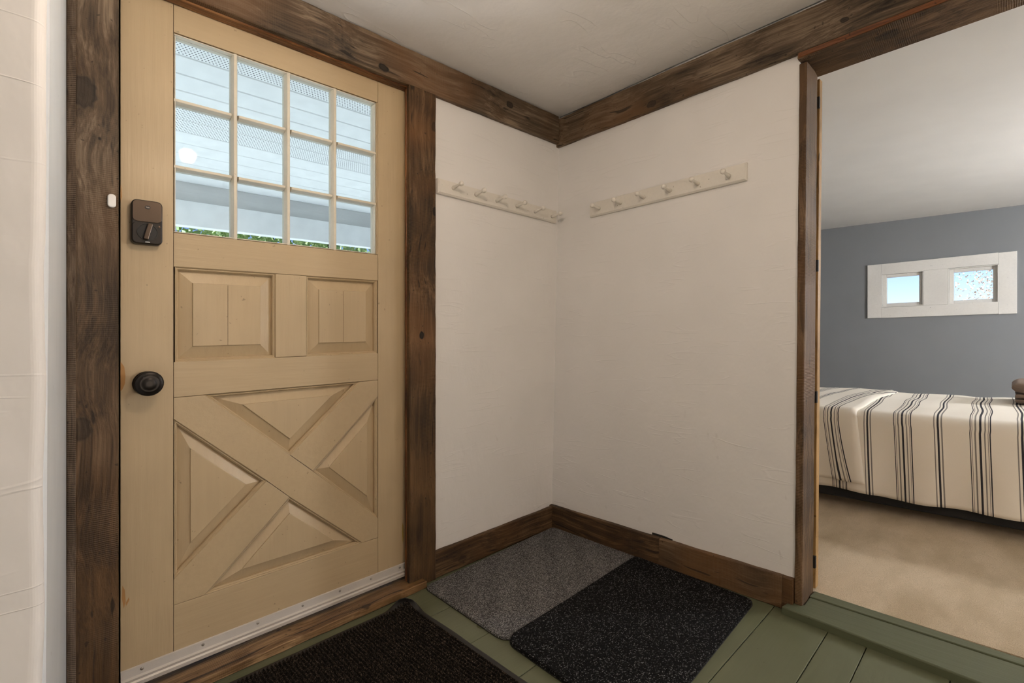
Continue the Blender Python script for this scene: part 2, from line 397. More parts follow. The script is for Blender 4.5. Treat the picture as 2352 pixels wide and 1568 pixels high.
def leafmat(name, a, bcol):
    m, t, b = newmat(name); r = N(t, 'ShaderNodeTexNoise', Scale=3.5); L(t, objc(t), r.inputs['Vector'])
    r2 = noise(t, objc(t), 25, 2)
    L(t, ramp(t, r2, [(.35, a), (.65, bcol)]), b.inputs['Base Color']); b.inputs['Roughness'].default_value = .6
    b.inputs['Transmission Weight'].default_value = 0; return m
M['leaf_green'] = leafmat('green_leaves', (.20,.30,.09), (.45,.52,.20))
M['leaf_autumn'] = leafmat('autumn_leaves', (.62,.36,.24), (.75,.60,.46))
M['grass'] = plain('dry_lawn', (.50,.50,.44), .95)
M['deck'] = plain('pale_deck', (.66,.65,.62), .7)
M['siding'] = plain('house_siding', (.7,.7,.68), .7)

# ================================================================== SETTING
ZC = 2.105       # hall ceiling
ZF = .015        # hall floor
FX0, FY0 = -4.2, -4.2
# ---- floor: green painted boards running along the door wall
flr = MB().box(FX0, 0.0, FY0, .02, -.06, ZF-.012).make('floor', M['green']); struct(flr, 'green painted plank floor of the entry hall', 'floor')
joints = [.0, -.23, -.447, -.665, -.858, -1.056, -1.227, -1.33, -1.52, -1.69, -1.87, -2.05, -2.2, -2.4, -2.58, -2.77, -2.97, -3.15, -3.33, -3.52, -3.71, -3.9, -4.05, -4.2]
for a, b_ in zip(joints, joints[1:]):
    MB().box(FX0, -.02, b_+.0012, a-.0012, ZF-.011, ZF+random.uniform(-.0006,.0006)).make('floorboard', M['green'], flr, bevel=.0012)
# ---- ceilings
def ceil_fn(x0,x1,y0,y1,z,amp):
    def fn(u,v):
        x=x0+(x1-x0)*u; y=y0+(y1-y0)*v
        return (x,y,z(x,y)+amp*mnoise.noise(Vector((x*2.1,y*2.1,3))))
    return fn
c = MB().grid(ceil_fn(FX0,.02,FY0,.02,lambda x,y:ZC,.006), 50, 50).flip(); c.box(FX0,.02,FY0,.02,ZC+.02,ZC+.1)
o = c.make('ceiling', M['plaster_ceiling']); struct(o, 'uneven white plaster ceiling of the entry hall', 'ceiling')
zb = lambda x,y: 2.029-.0335*(-.19-y)
def ring_slab(mb, quad, zfun, th):
    V=[(x,y,zfun(x,y)) for x,y in quad]+[(x,y,zfun(x,y)+th) for x,y in quad]
    mb.add(V, [(3,2,1,0),(4,5,6,7),(0,1,5,4),(1,2,6,5),(2,3,7,6),(3,0,4,7)])
c = MB(); ring_slab(c, [(.1,-3.7),(4.1,-3.7),(4.1,.1),(.1,.1)], zb, .08)
o = c.make('ceiling_bedroom', M['bed_ceiling']); struct(o, 'smooth white bedroom ceiling seen through the doorway', 'ceiling')
# roof shell keeps daylight out of the loft
o = MB().box(-4.6,4.5,-4.6,.12,2.32,2.40).make('roof', M['siding']); struct(o, 'roof slab over the house', 'roof')

# ---- door wall (y = 0), with the door opening
DX0, DX1, DZ1 = -1.757, -.853, 1.968
w = MB(); w.box(-.853+.004,.1,0,.11,-.05,2.3); w.box(-4.3,DX0-.004,0,.11,-.05,2.3); w.box(DX0-.004,DX1+.004,0,.11,DZ1+.012,2.3)
o = w.make('wall_door', M['plaster']); struct(o, 'white plastered wall holding the front door and left peg rail', 'wall')
# ---- partition (x = 0) with the wide bedroom doorway
w = MB(); w.box(0,.115,-1.114,0,-.05,2.3); w.box(0,.115,-2.75,-1.114,1.94,2.3); w.box(0,.115,-4.3,-2.75,-.05,2.3)
wr = w.make('wall_right', M['plaster'], lean=1); struct(wr, 'white plastered partition with right peg rail, beside bedroom doorway', 'wall')
MB().add([(-.004,-.568,.1275),(-.004,-.660,.1275),(-.004,-.660,.1300),(-.004,-.625,.1345),(-.004,-.568,.1350),(.002,-.568,.1275),(.002,-.660,.1275),(.002,-.660,.1300),(.002,-.625,.1345),(.002,-.568,.1350)],[(0,1,2,3,4),(9,8,7,6,5),(0,5,6,1),(1,6,7,2),(2,7,8,3),(3,8,9,4),(4,9,5,0)]).make('cable_slot', M['black'], wr, lean=1)
# ---- stub wall left of the door: rounded plaster arris close to the camera
prof = [(-1.862,-.003)]
for i in range(9):
    a = math.pi/2*i/8; r = .014
    prof.append((-1.8965-r+r*math.cos(a), -.77+r-r*math.sin(a)))
prof += [(-4.25,-.77),(-4.25,-.003)]
n = len(prof); lev = 60; VV=[]; FF=[]
for j in range(lev+1):
    z = -.05+(2.2)*j/lev
    for i,(x,y) in enumerate(prof):
        k = 1 if 0<i<10 else 0
        wob = .0022*mnoise.noise(Vector((z*7,1,2)))+.0012*mnoise.noise(Vector((z*26,4,2)))
        VV.append((x+.004*(z-1)*k+wob*k, y+wob*k*.5, z))
for j in range(lev):
    for i in range(n):
        i2=(i+1)%n; FF.append((j*n+i, j*n+i2, (j+1)*n+i2, (j+1)*n+i))
FF.append(tuple(range(n))); FF.append(tuple(lev*n+i for i in range(n-1,-1,-1)))
o = MB().add(VV, FF).make('wall_left', M['plaster'], recalc=True); struct(o, 'white plaster wall end close at the left edge', 'wall')
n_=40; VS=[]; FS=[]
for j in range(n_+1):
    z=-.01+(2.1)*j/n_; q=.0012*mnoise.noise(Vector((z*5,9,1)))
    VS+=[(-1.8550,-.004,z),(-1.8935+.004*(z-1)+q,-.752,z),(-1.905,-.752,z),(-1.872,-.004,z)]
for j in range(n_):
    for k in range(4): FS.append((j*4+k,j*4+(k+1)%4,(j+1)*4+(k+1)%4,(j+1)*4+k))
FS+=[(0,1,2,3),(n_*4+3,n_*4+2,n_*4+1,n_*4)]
M['daylit_white']=paint('daylight_tinted_white',(.74,.79,.84),'z',.4)  # bluish daylight on this strip is put into its colour
o=MB().add(VS,FS).make('trim_daylit',M['daylit_white'],recalc=True); struct(o,'reveal strip between wall end and left casing, bluish daylight in its colour','trim')
# ---- rest of the hall behind the camera, with a window added for daylight fill
w = MB(); w.box(-4.3,-4.2,-4.3,0,-.05,2.3)
o = w.make('wall_west', M['plaster']); struct(o, 'white hall wall behind and left of the camera', 'wall')
w = MB(); w.box(-4.3,-2.1,-4.3,-4.2,-.05,2.3); w.box(-1.2,.1,-4.3,-4.2,-.05,2.3); w.box(-2.1,-1.2,-4.3,-4.2,-.05,.75); w.box(-2.1,-1.2,-4.3,-4.2,1.95,2.3)
o = w.make('wall_rear', M['plaster']); struct(o, 'white hall wall behind the camera with an added window', 'wall')
def simple_window(name, x0,x1,y0,y1,z0,z1, label, along):
    t = thing(name, ((x0+x1)/2,(y0+y1)/2,z0), label=label, cat='window', kind='structure')
    b = .05
    if along=='x':
        ym=(y0+y1)/2
        for a in ((x0,x0+b,z0,z1),(x1-b,x1,z0,z1),(x0+b,x1-b,z0,z0+b),(x0+b,x1-b,z1-b,z1),((x0+x1)/2-.02,(x0+x1)/2+.02,z0+b,z1-b)):
            MB().box(a[0],a[1],ym-.03,ym+.03,a[2],a[3]).make('sash_bar', M['white_trim'], t)
        MB().box(x0+b,x1-b,ym-.003,ym+.003,z0+b,z1-b).make('pane', M['glass'], t)
    return t
simple_window('window_3', -2.1,-1.2,-4.28,-4.22,.75,1.95, 'unseen hall window behind the camera, added for fill light', 'x')

# ---- bedroom shell
o = MB().box(.098,4.05,-3.65,.05,-.06,.040).make('floor_bedroom', M['carpet']); struct(o, 'beige bedroom carpet beyond the green step', 'carpet')
w = MB()
WX = 4.0
wins = [(-1.038,-.722,1.182,1.503), (-1.531,-1.208,1.176,1.500)]
ys = [-3.7,-1.531,-1.208,-1.038,-.722,.1]
w.box(WX,WX+.12,-3.7,-1.531,-.05,2.2); w.box(WX,WX+.12,-1.208,-1.038,-.05,2.2); w.box(WX,WX+.12,-.722,.1,-.05,2.2)
for y0,y1,z0,z1 in wins: w.box(WX,WX+.12,y0,y1,-.05,z0); w.box(WX,WX+.12,y0,y1,z1,2.2)
o = w.make('wall_bedroom_far', M['grey_paint']); struct(o, 'grey painted far bedroom wall with two small windows', 'wall')
w = MB(); w.box(.1,4.1,.0,.1,-.05,2.2); o = w.make('wall_bedroom_left', M['grey_paint']); struct(o, 'bedroom side wall hidden behind the partition', 'wall')
w = MB(); w.box(.1,1.5,-3.75,-3.65,-.05,2.2); w.box(3.3,4.1,-3.75,-3.65,-.05,2.2); w.box(1.5,3.3,-3.75,-3.65,-.05,.75); w.box(1.5,3.3,-3.75,-3.65,1.85,2.2)
o = w.make('wall_bedroom_right', M['bed_ceiling']); struct(o, 'white bedroom wall with a window, right of the frame', 'wall')
simple_window('window_4', 1.5,3.3,-3.73,-3.67,.75,1.85, 'bedroom window right of the frame beside the bed', 'x')

# ---- small twin windows in the grey wall: a white board surround, two recessed sashes
zt = lambda y, z: z - .004*(-.61-y)/1.03*2
sur = thing('trim_7', (WX-.02,-1.125,1.07), label='white painted board surround of the two small bedroom windows', cat='window trim', kind='structure')
def wb(y0,y1,z0,z1,name='board'):
    MB().box(WX-.02,WX,y0,y1,z0,z1).make(name, M['white_trim'], sur, bevel=.0015)
wb(-.722,-.612,1.080,1.602); wb(-1.640,-1.531,1.075,1.598)
wb(-1.5302,-.7228,1.503,1.601); wb(-1.5302,-.7228,1.078,1.180); wb(-1.2072,-1.0388,1.1808,1.5022)
for i,(y0,y1,z0,z1) in enumerate(wins):
    t = thing('window_%d' % (i+1), (WX+.05,(y0+y1)/2,z0), label=['left small square bedroom window with clear blue sky','right small square bedroom window with autumn leaves behind'][i], cat='window', kind='structure')
    b=.006; s=.036
    # white lined reveal
    for a in ((y0,y0+b,z0,z1),(y1-b,y1,z0,z1),(y0+b,y1-b,z0,z0+b),(y0+b,y1-b,z1-b,z1)):
        MB().box(WX-.0195,WX+.12,a[0],a[1],a[2],a[3]).make('reveal_board', M['white_trim'], t)
    for a in ((y0+b,y0+s,z0+b,z1-b),(y1-s,y1-b,z0+b,z1-b),(y0+s,y1-s,z0+b,z0+s),(y0+s,y1-s,z1-s,z1-b)):
        MB().box(WX+.022,WX+.057,a[0],a[1],a[2],a[3]).make('sash_bar', M['white_trim'], t, bevel=.003)
    MB().box(WX+.037,WX+.041,y0+s-.004,y1-s+.004,z0+s-.004,z1-s+.004).make('pane', M['glass'], t)

# ---- timber trims
o = MB().board(-1.87,.0,-.024,.0,1.962,2.099,'x',.0022,.03,1).make('trim_1', M['wood_header']); struct(o, 'weathered barn-board lintel running above the front door', 'beam')
o = MB().board(-.022,.0,-3.0,-.0,1.949,2.094,'y',.0022,.03,2).make('trim_2', M['wood_header_b'], lean=1); struct(o, 'weathered barn-board lintel over peg rail and bedroom doorway', 'beam')
# left casing with a waney, chamfered outer edge
mb = MB(); n=60; VV=[]; FF=[]
for i in range(n+1):
    z = -.02+(1.962+.02)*i/n
    j1=.0018*mnoise.noise(Vector((z*14,2,1)))+.0012*mnoise.noise(Vector((z*50,2,7))); j2=.0012*mnoise.noise(Vector((z*11,8,1)))
    VV += [(-1.857+j1,0,z),(-1.8535+j1,-.004,z),(-1.838+j2,-.0225,z),(-1.835+j2,-.024,z),(-1.757+j2*.4,-.024,z),(-1.7545+j2*.4,-.021,z),(-1.7545+j2*.4,.0,z)]
for i in range(n):
    for k in range(6): FF.append((i*7+k,(i+1)*7+k,(i+1)*7+k+1,i*7+k+1))
FF.append(tuple(range(7))); FF.append(tuple(n*7+k for k in range(6,-1,-1)))
o = mb.add(VV,FF).make('trim_3', M['wood_left'], recalc=True); struct(o, 'weathered grey-brown door casing board left of the door', 'door casing')
M['sawn_edge']=wood('sawn_edge','z',((.075,.045,.026),(.20,.135,.085),(.36,.265,.185)),(),1.6,seed=5.5)
VE=[]; FE=[]
for i in range(n+1):
    z=-.02+(1.962+.02)*i/n; j1=.0018*mnoise.noise(Vector((z*14,2,1)))+.0012*mnoise.noise(Vector((z*50,2,7))); j2=.0012*mnoise.noise(Vector((z*11,8,1)))
    VE+=[(-1.8538+j1,-.0049,z),(-1.8382+j2,-.0233,z),(-1.8376+j2,-.0226,z),(-1.8532+j1,-.0042,z)]
for i in range(n):
    for k in range(4): FE.append((i*4+k,i*4+(k+1)%4,(i+1)*4+(k+1)%4,(i+1)*4+k))
FE+=[(0,1,2,3),(n*4+3,n*4+2,n*4+1,n*4)]
MB().add(VE,FE).make('sawn_edge',M['sawn_edge'],o,recalc=True)
o = MB().board(-.879,-.757,-.024,.0,-.02,1.961,'z',.0022,.03,4).make('trim_4', M['wood_right']); struct(o, 'dark brown knotty door casing board right of the door', 'door casing')
# doorway jamb, its head board, the filler strip
jb = MB().board(-.006,.125,-1.1375,-1.1135,.0,1.915,'z',.0012,.04,5).make('trim_5', M['wood_jamb'], lean=1); struct(jb, 'dark brown jamb board of the bedroom doorway', 'door jamb')
hb = thing('trim_6', (.05,-1.66,1.915), lean=1, label='dark brown head boards across the top of the bedroom doorway', cat='door jamb', kind='structure')
VV=[(-.020,-2.75,1.930),(-.020,-1.112,1.930),(.128,-1.112,1.908),(.128,-2.75,1.908),(-.020,-2.75,1.948),(-.020,-1.112,1.948),(.128,-1.112,1.948),(.128,-2.75,1.948)]
MB().add(VV,[(0,1,2,3),(7,6,5,4),(0,4,5,1),(1,5,6,2),(2,6,7,3),(3,7,4,0)]).make('head_board', M['wood_head'], hb, lean=1)
MB().board(-.0235,-.0195,-2.72,-1.116,1.931,1.9475,'y',.0012,.03,6).make('filler_strip', M['red_pine_y'], hb, lean=1)
o = MB().board(-.022,.125,-2.752,-2.728,.0,1.912,'z',.0012,.05,7).make('trim_8', M['wood_jamb'], lean=1); struct(o, 'brown jamb board at the far right of the doorway', 'door jamb')
# baseboards
o = MB().board(-.757,-.02,-.021,.0,ZF,.121,'x',.0015,.03,8).make('baseboard_left', M['wood_base_x']); struct(o, 'brown grained skirting board under the left peg rail', 'baseboard')
bb = thing('baseboard_right', (-.02,-.55,ZF), lean=1, label='brown jointed skirting board under the right peg rail', cat='baseboard', kind='structure')
MB().board(-.021,.0,-.6095,-.0,ZF,.127,'y',.0015,.03,9).make('board', M['wood_base_y'], bb, lean=1)
MB().board(-.0215,.0,-1.079,-.6105,ZF,.127,'y',.0015,.03,10).make('board', M['wood_base_y2'], bb, lean=1)
MB().board(-.020,.0,-1.1125,-1.080,ZF,.126,'y',.001,.01,11).make('end_block', M['wood_base_y'], bb, lean=1)
# green step into the bedroom
st = thing('step', (0,-1.65,ZF), label='green painted step board at the bedroom doorway', cat='step', kind='structure')
MB().prism_xy([(-.083,-1.088),(-.125,-1.66),(-.200,-2.74),(.045,-2.74),(.045,-1.139),(-.02,-1.139),(-.024,-1.1)], ZF-.004, .0405).make('nosing_board', M['green_y'], st, bevel=.004)
MB().prism_xy([(.0465,-2.74),(.0465,-1.139),(.097,-1.142),(.083,-1.66),(.060,-2.74)], .0, .0435).make('sill_strip', M['green_y'], st, bevel=.002)
# worn sill of the front door
o = MB().board(-1.754,-.822,-.056,.075,ZF,.041,'x',.002,.03,12).make('threshold', M['wood_sill']); struct(o, 'worn wooden sill under the front door', 'threshold')

# ================================================================== FRONT DOOR
d = thing('door_1', (-1.305,.05,.05), label='cream painted front door with twelve panes and cross-buck panels', cat='door', kind='structure')
F0, F1 = .030, .070
def piece(name, poly, mat, y0=F0, y1=F1, bevel=.0012, parent=d):
    return MB().prism_xz(poly, y0, y1).make(name, mat, parent, bevel=bevel)
def rect(x0,x1,z0,z1): return [(x0,z0),(x1,z0),(x1,z1),(x0,z1)]
E = .0005
XL, XR = -1.627, -.984
ZB, ZT = .062, 1.962
piece('stile', rect(-1.7462,XL-E,ZB,ZT), M['cream_z']); piece('stile', rect(XR+E,-.858,ZB,ZT), M['cream_z'])
piece('top_rail', rect(XL+E,XR-E,1.878,ZT), M['cream_x'])
piece('window_rail', rect(XL+E,XR-E,1.206,1.303), M['cream_x'])
piece('middle_rail', rect(XL+E,XR-E,.831,.932), M['cream_x'])
piece('bottom_rail', rect(XL+E,XR-E,ZB,.235), M['cream_x'])
piece('mullion', rect(-1.350,-1.251,.933,1.205), M['cream_z'])
a = E
piece('cross_brace', [(XL+a,.830),(-1.550,.830),(-1.305,.606),(-1.230,.5375),(XR-a,.3085),(XR-a,.236),(-1.048,.236),(-1.305,.467),(-1.377,.5375),(XL+a,.769)], M['cream'])
piece('half_brace', [(-1.055,.830),(XR-a,.830),(XR-a,.769),(-1.229,.5385),(-1.304,.6068)], M['cream'])
piece('half_brace', [(-1.378,.5365),(-1.306,.4665),(-1.550,.236),(XL+a,.236),(XL+a,.310)], M['cream'])
def inset(poly, dist):
    n=len(poly); A=sum(poly[i][0]*poly[(i+1)%n][1]-poly[(i+1)%n][0]*poly[i][1] for i in range(n))
    if A<0: poly=poly[::-1]
    out=[]
    for i in range(n):
        p0=Vector(poly[i-1]); p1=Vector(poly[i]); p2=Vector(poly[(i+1)%n])
        e1=(p1-p0).normalized(); e2=(p2-p1).normalized(); n1=Vector((-e1.y,e1.x)); n2=Vector((-e2.y,e2.x))
        k=(n1+n2); k=k/ (1+n1.dot(n2)); out.append(tuple(p1+k*dist))
    return out
def raised_panel(poly, fieldin, joint=None):
    # moulding ring
    def rings(levels, cap):
        V=[]; F=[]; n=len(poly)
        for di,y in levels: V += [(x,y,z) for x,z in inset(poly,di)]
        for r in range(len(levels)-1):
            for i in range(n):
                j=(i+1)%n; F.append((r*n+i, r*n+j, (r+1)*n+j, (r+1)*n+i))
        if cap: F.append(tuple((len(levels)-1)*n+i for i in range(n)))
        return V,F
    V,F = rings([(-.0004,F0+.0005),(.0025,F0+.0045),(.0045,F0+.004),(.008,F0+.009),(.0085,F0+.019)],False)
    p = MB().add(V,F)
    q = MB(); V,F = rings([(.0078,F0+.0180),(fieldin-.0012,F0+.0062),(fieldin,F0+.0028),(fieldin+.001,F0+.0024)],True); q.add(V,F)
    V,F = rings([(-.002,F1-.012),(.012,F1-.012)],True)   # plain back
    q.add(V,[f[::-1] for f in F])
    pn = q.make('raised_panel', M['cream_z'], d)
    p.make('moulding', M['cream'], pn)
    if joint:
        x,z0,z1 = joint
        MB().box(x-.0005,x+.0005,F0+.0021,F0+.003,z0,z1).make('panel_joint', M['wood_jamb'], pn)
MB().box(XL-.02,XR+.02,F1-.0095,F1-.001,ZB+.01,1.25).make('light_block_board', M['cream'], d)  # added backing, blocks daylight through the brace joints
raised_panel(rect(XL+.004,-1.3508,.9325,1.2052), .044, (-1.488,.977,1.160))
raised_panel(rect(-1.2505,XR-.004,.9325,1.2052), .044, (-1.118,.977,1.160))
raised_panel([(-1.549,.8298),(-1.3045,.6065),(-1.056,.8298)], .040)
raised_panel([(XL+.002,.7685),(XL+.002,.3105),(-1.3785,.5375)], .040)
raised_panel([(XR-.002,.7685),(XR-.002,.3090),(-1.2285,.538)], .040)
raised_panel([(-1.305,.4665),(-1.549,.2365),(-1.049,.2365)], .040)
# glazing: frame bead, muntins, panes
GX0,GX1,GZ0,GZ1 = XL+.001, XR-.006, 1.3035, 1.8775
gy = .050
xs = [GX0+(GX1-GX0)*k/4 for k in range(5)]; zs=[GZ0+(GZ1-GZ0)*k/3 for k in range(4)]
piece('window_jamb', rect(XR-.006,XR-E,1.3035,1.8775), M['cream_z'])
def bead_bar(x0,x1,z0,z1,name):      # muntin with chamfered room side
    w=min(x1-x0,z1-z0); c=w*.28
    V=[(x0,gy-.002,z0),(x1,gy-.002,z0),(x1,gy-.002,z1),(x0,gy-.002,z1)]
    if x1-x0<z1-z0: V+=[(x0+c,F0+.003,z0),(x1-c,F0+.003,z0),(x1-c,F0+.003,z1),(x0+c,F0+.003,z1)]
    else: V+=[(x0,F0+.003,z0+c),(x1,F0+.003,z0+c),(x1,F0+.003,z1-c),(x0,F0+.003,z1-c)]
    F=[(0,1,2,3),(7,6,5,4),(0,4,5,1),(1,5,6,2),(2,6,7,3),(3,7,4,0)]
    m=MB().add(V,F); m.box(x0,x1,gy-.002,F1-.004,z0,z1)
    m.make(name, M['muntin'], d, bevel=.0012)
for k in (1,2,3): bead_bar(xs[k]-.0095,xs[k]+.0095,GZ0,GZ1,'muntin')
for k in (1,2): 
    for j in range(4): bead_bar(xs[j]+(.0097 if j else 0),xs[j+1]-(.0097 if j<3 else 0),zs[k]-.0085,zs[k]+.0085,'muntin')
e=.006
for a in ((GX0,GX1,GZ0,GZ0+e),(GX0,GX1,GZ1-e,GZ1),(GX0,GX0+e,GZ0+e,GZ1-e),(GX1-e,GX1,GZ0+e,GZ1-e)):
    bead_bar(*a,'glazing_bead')
for i in range(4):
    for j in range(3):
        MB().box(xs[i]+.004,xs[i+1]-.004,gy+.0005,gy+.0035,zs[j]+.004,zs[j+1]-.004).make('pane', M['glass'], d)
# sweep with screws
V=[]; n=1
prof=[(F0,.056),(F0-.013,.056),(F0-.014,.066),(F0-.010,.070),(F0-.012,.077),(F0-.006,.081),(F0-.004,.102),(F0,.104)]
sw=MB(); V=[(-1.746,y,z) for y,z in prof]+[(-.859,y,z) for y,z in prof]; k=len(prof)
sw.add(V,[(i,i+1,k+i+1,k+i) for i in range(k-1)]+[tuple(range(k-1,-1,-1)),tuple(k+i for i in range(k)),(k-1,0,k,2*k-1)])
sweep = sw.make('door_sweep', M['alu'], d, recalc=True); sweep['label']='aluminium sweep strip screwed along the door bottom'
src=None
for x in (-1.70,-1.555,-1.405,-1.265,-1.135,-1.015,-.893):
    if src is None:
        src = MB().lathe([(0,.0042),(.0012,.0040),(.0020,.0026),(.0022,.0005)],(x,F0-.0048,.093),(0,-1,0),12).make('screw', M['screw'], sweep, smooth=True); x0=x
    else: copy_part(src, sweep, (x-x0,0,SX*(x-x0)))
# hinges
hs=None
for z in (1.79,.30):
    if hs is None:
        hm=MB(); hm.lathe([(-.058,.003),(-.056,.0055),(-.050,.0055),(-.049,.0065),(.049,.0065),(.050,.0055),(.056,.0055),(.060,.003)],(-.8565,F0-.009,z),(0,0,1),14)
        hm.box(-.8645,-.8565,F0-.004,F0-.0005,z-.048,z+.048)
        hs=hm.make('hinge', M['hinge'], d, smooth=False); z0=z
    else: copy_part(hs, d, (0,0,z-z0))
# door knob: rose, neck and stepped knob
kx,kz=-1.6895,.878
kn=MB().lathe([(0,.032),(.004,.032),(.008,.029),(.010,.017),(.024,.012),(.032,.013),(.036,.020),(.040,.030),(.046,.0335),(.050,.0325),(.0525,.029),(.0535,.0245),(.0555,.0235),(.0565,.020),(.0555,.017),(.0585,.0145),(.0600,.010),(.0605,.006),(.0600,.001)],(kx,F0+.0005,kz),(0,-1,0),36).make('door_knob', M['black_metal'], d, smooth=True)
kn['label']='black stepped round door knob'
# deadbolt
def rrect(x0,x1,z0,z1,r,seg=6):
    P=[]
    for cx,cz,a0 in ((x1-r,z1-r,0),(x0+r,z1-r,90),(x0+r,z0+r,180),(x1-r,z0+r,270)):
        for i in range(seg+1):
            a=math.radians(a0+90*i/seg); P.append((cx+r*math.cos(a),cz+r*math.sin(a)))
    return P
lx0,lx1,lz0,lz1=-1.7255,-1.6565,1.2585,1.3785
lock=MB().prism_xz(rrect(lx0,lx1,lz0,lz1,.013),F0-.026,F0).make('deadbolt', M['black_metal'], d, bevel=.003); lock['label']='black electronic deadbolt with thumb turn'
MB().prism_xz(rrect(lx0+.002,lx1-.002,1.3185,lz1-.002,.011),F0-.0275,F0-.024).make('battery_cover', M['bronze'], lock, bevel=.0012)
MB().prism_xz(rrect(lx0+.002,lx1-.002,lz0+.002,1.3175,.011),F0-.0270,F0-.024).make('lower_plate', M['black_metal'], lock, bevel=.0012)
tx,tz=-1.6905,1.2915
MB().lathe([(0,.0235),(.0022,.0235),(.0022,.0215),(.0008,.0213),(.0008,.0005)],(tx,F0-.0265,tz),(0,-1,0),40).make('dial_ring', M['black'], lock)
th=math.radians(14); c_,s_=math.cos(th),math.sin(th)
P=[(x*c_+z*s_+tx,-x*s_+z*c_+tz) for x,z in rrect(-.0058,.0058,-.0225,.0225,.003,4)]
MB().prism_xz(P,F0-.041,F0-.027).make('thumb_turn', M['bronze'], lock, bevel=.002)
MB().prism_xz(rrect(tx-.0055,tx+.0055,1.2625,1.2655,.0012,3),F0-.0282,F0-.0268).make('status_light', M['grey_plastic'], lock)
MB().lathe([(0,.0028),(.0010,.0026),(.0014,.0003)],(lx1-.008,F0-.0268,1.3085),(0,-1,0),14).make('button', M['bronze'], lock)
P=[(tx+.0065*math.cos(a),1.3585+.0050*math.sin(a)) for a in [2*math.pi*i/24 for i in range(24)]]
em=MB().prism_xz(P,F0-.0288,F0-.0272).make('emblem', M['black'], lock)
tc=bpy.data.curves.new('lettering','FONT'); tc.body='Yale'; tc.size=.0050; tc.align_x='CENTER'; tc.align_y='CENTER'; tc.extrude=.0002
to=bpy.data.objects.new('tmp_text',tc); COL.objects.link(to)
bpy.context.view_layer.update()
tm=bpy.data.meshes.new_from_object(to.evaluated_get(bpy.context.evaluated_depsgraph_get())); bpy.data.objects.remove(to)
rotm=Matrix.Rotation(math.radians(90),4,'X'); tm.transform(rotm)
tl=bpy.data.objects.new('lettering',tm); COL.objects.link(tl); tl.parent=lock
tl.location=shear_pt((tx,F0-.0290,1.3585))-wpos(lock); tm.materials.clear(); tm.materials.append(M['screw'])
# paint chips exposing wood by the latch edge
def chip(pts): 
    MB().prism_xz(pts,F0-.0006,F0+.002).make('paint_chip', M['pine_chip'], d)
M['pine_chip']=plain('bare_wood_chip',(.42,.22,.075),.7)
chip([(-1.746,.94),(-1.738,.925),(-1.7355,.90),(-1.7365,.88),(-1.742,.865),(-1.746,.86)])
chip([(-1.746,1.42),(-1.744,1.405),(-1.743,1.385),(-1.746,1.37)])
chip([(-1.742,.335),(-1.737,.322),(-1.735,.29),(-1.739,.272),(-1.743,.30)]); chip([(-1.735,.285),(-1.728,.298),(-1.727,.291),(-1.734,.277)])
M['stain']=plain('old_varnish_drip',(.36,.25,.06),.5)
MB().prism_xz([(-.8790,.262),(-.8745,.250),(-.8735,.205),(-.8775,.178),(-.8800,.215)],F0-.0004,F0+.002).make('paint_stain', M['stain'], d)
# frame linings and stops
jl=thing('door_frame', (-1.3,.05,.04), label='reddish wooden frame lining around the front door', cat='door frame', kind='structure')
MB().board(-.8555,-.8500,-.018,.10,.041,1.967,'z',.0006,.06,21).make('lining', M['red_pine'], jl)
MB().board(-.880,-.8555,-.002,.012,.041,1.962,'z',.0006,.06,24).make('stop_bead', M['red_pine'], jl)
MB().board(-1.7605,-1.7535,.001,.10,.041,1.967,'z',.0006,.06,22).make('lining', M['black'], jl)  # black colour paints in the shade of the gap beside the door
MB().board(-1.7535,-.8560,-.004,.028,1.9555,1.9635,'x',.0006,.06,23).make('head_lining', M['red_pine_x'], jl)
MB().board(-1.7535,-.8560,.028,.10,1.9655,1.9785,'x',.0006,.06,25).make('head_lining', M['red_pine_x'], jl)

MB().box(-1.7545,-1.7400,F1+.001,F1+.014,.045,1.968).make('light_block_strip', M['black'], jl)  # added strips behind the door edges, stop daylight leaking in
MB().box(-.8640,-.8545,F1+.001,F1+.014,.045,1.968).make('light_block_strip', M['black'], jl)
MB().box(-1.7400,-.8640,F1+.001,F1+.014,1.955,1.968).make('light_block_strip', M['black'], jl)

# white contact sensor on the left casing
sn=thing('door_sensor', (-1.7695,-.024,1.339), label='small white contact sensor stuck on the left door casing', cat='sensor')
MB().prism_xz(rrect(-1.7775,-1.7605,1.339,1.373,.0075),-.0335,-.0238).make('housing', M['white_plastic'], sn, bevel=.0025)
MB().box(-1.7725,-1.7655,-.0240,-.0225,1.345,1.367).make('adhesive_pad', M['white_plastic'], sn)

# pine door folded back behind the partition
dd_=thing('door_2', (.16,-.75,.045), lean=1, label='golden pine bedroom door folded back behind the doorway jamb', cat='door', kind='structure')
MB().box(.139,.172,-1.1415,-.40,.046,1.905).make('slab', M['pine'], dd_, lean=1, bevel=.002)
hs=None
for z in (1.815,1.213,.735,.142):
    if hs is None: hs=MB().box(.1285,.1405,-1.1430,-1.120,z-.021,z+.021).make('hinge', M['black'], dd_, lean=1, bevel=.001); z0=z
    else: copy_part(hs, dd_, (LEAN*(z-z0),0,(z-z0)))

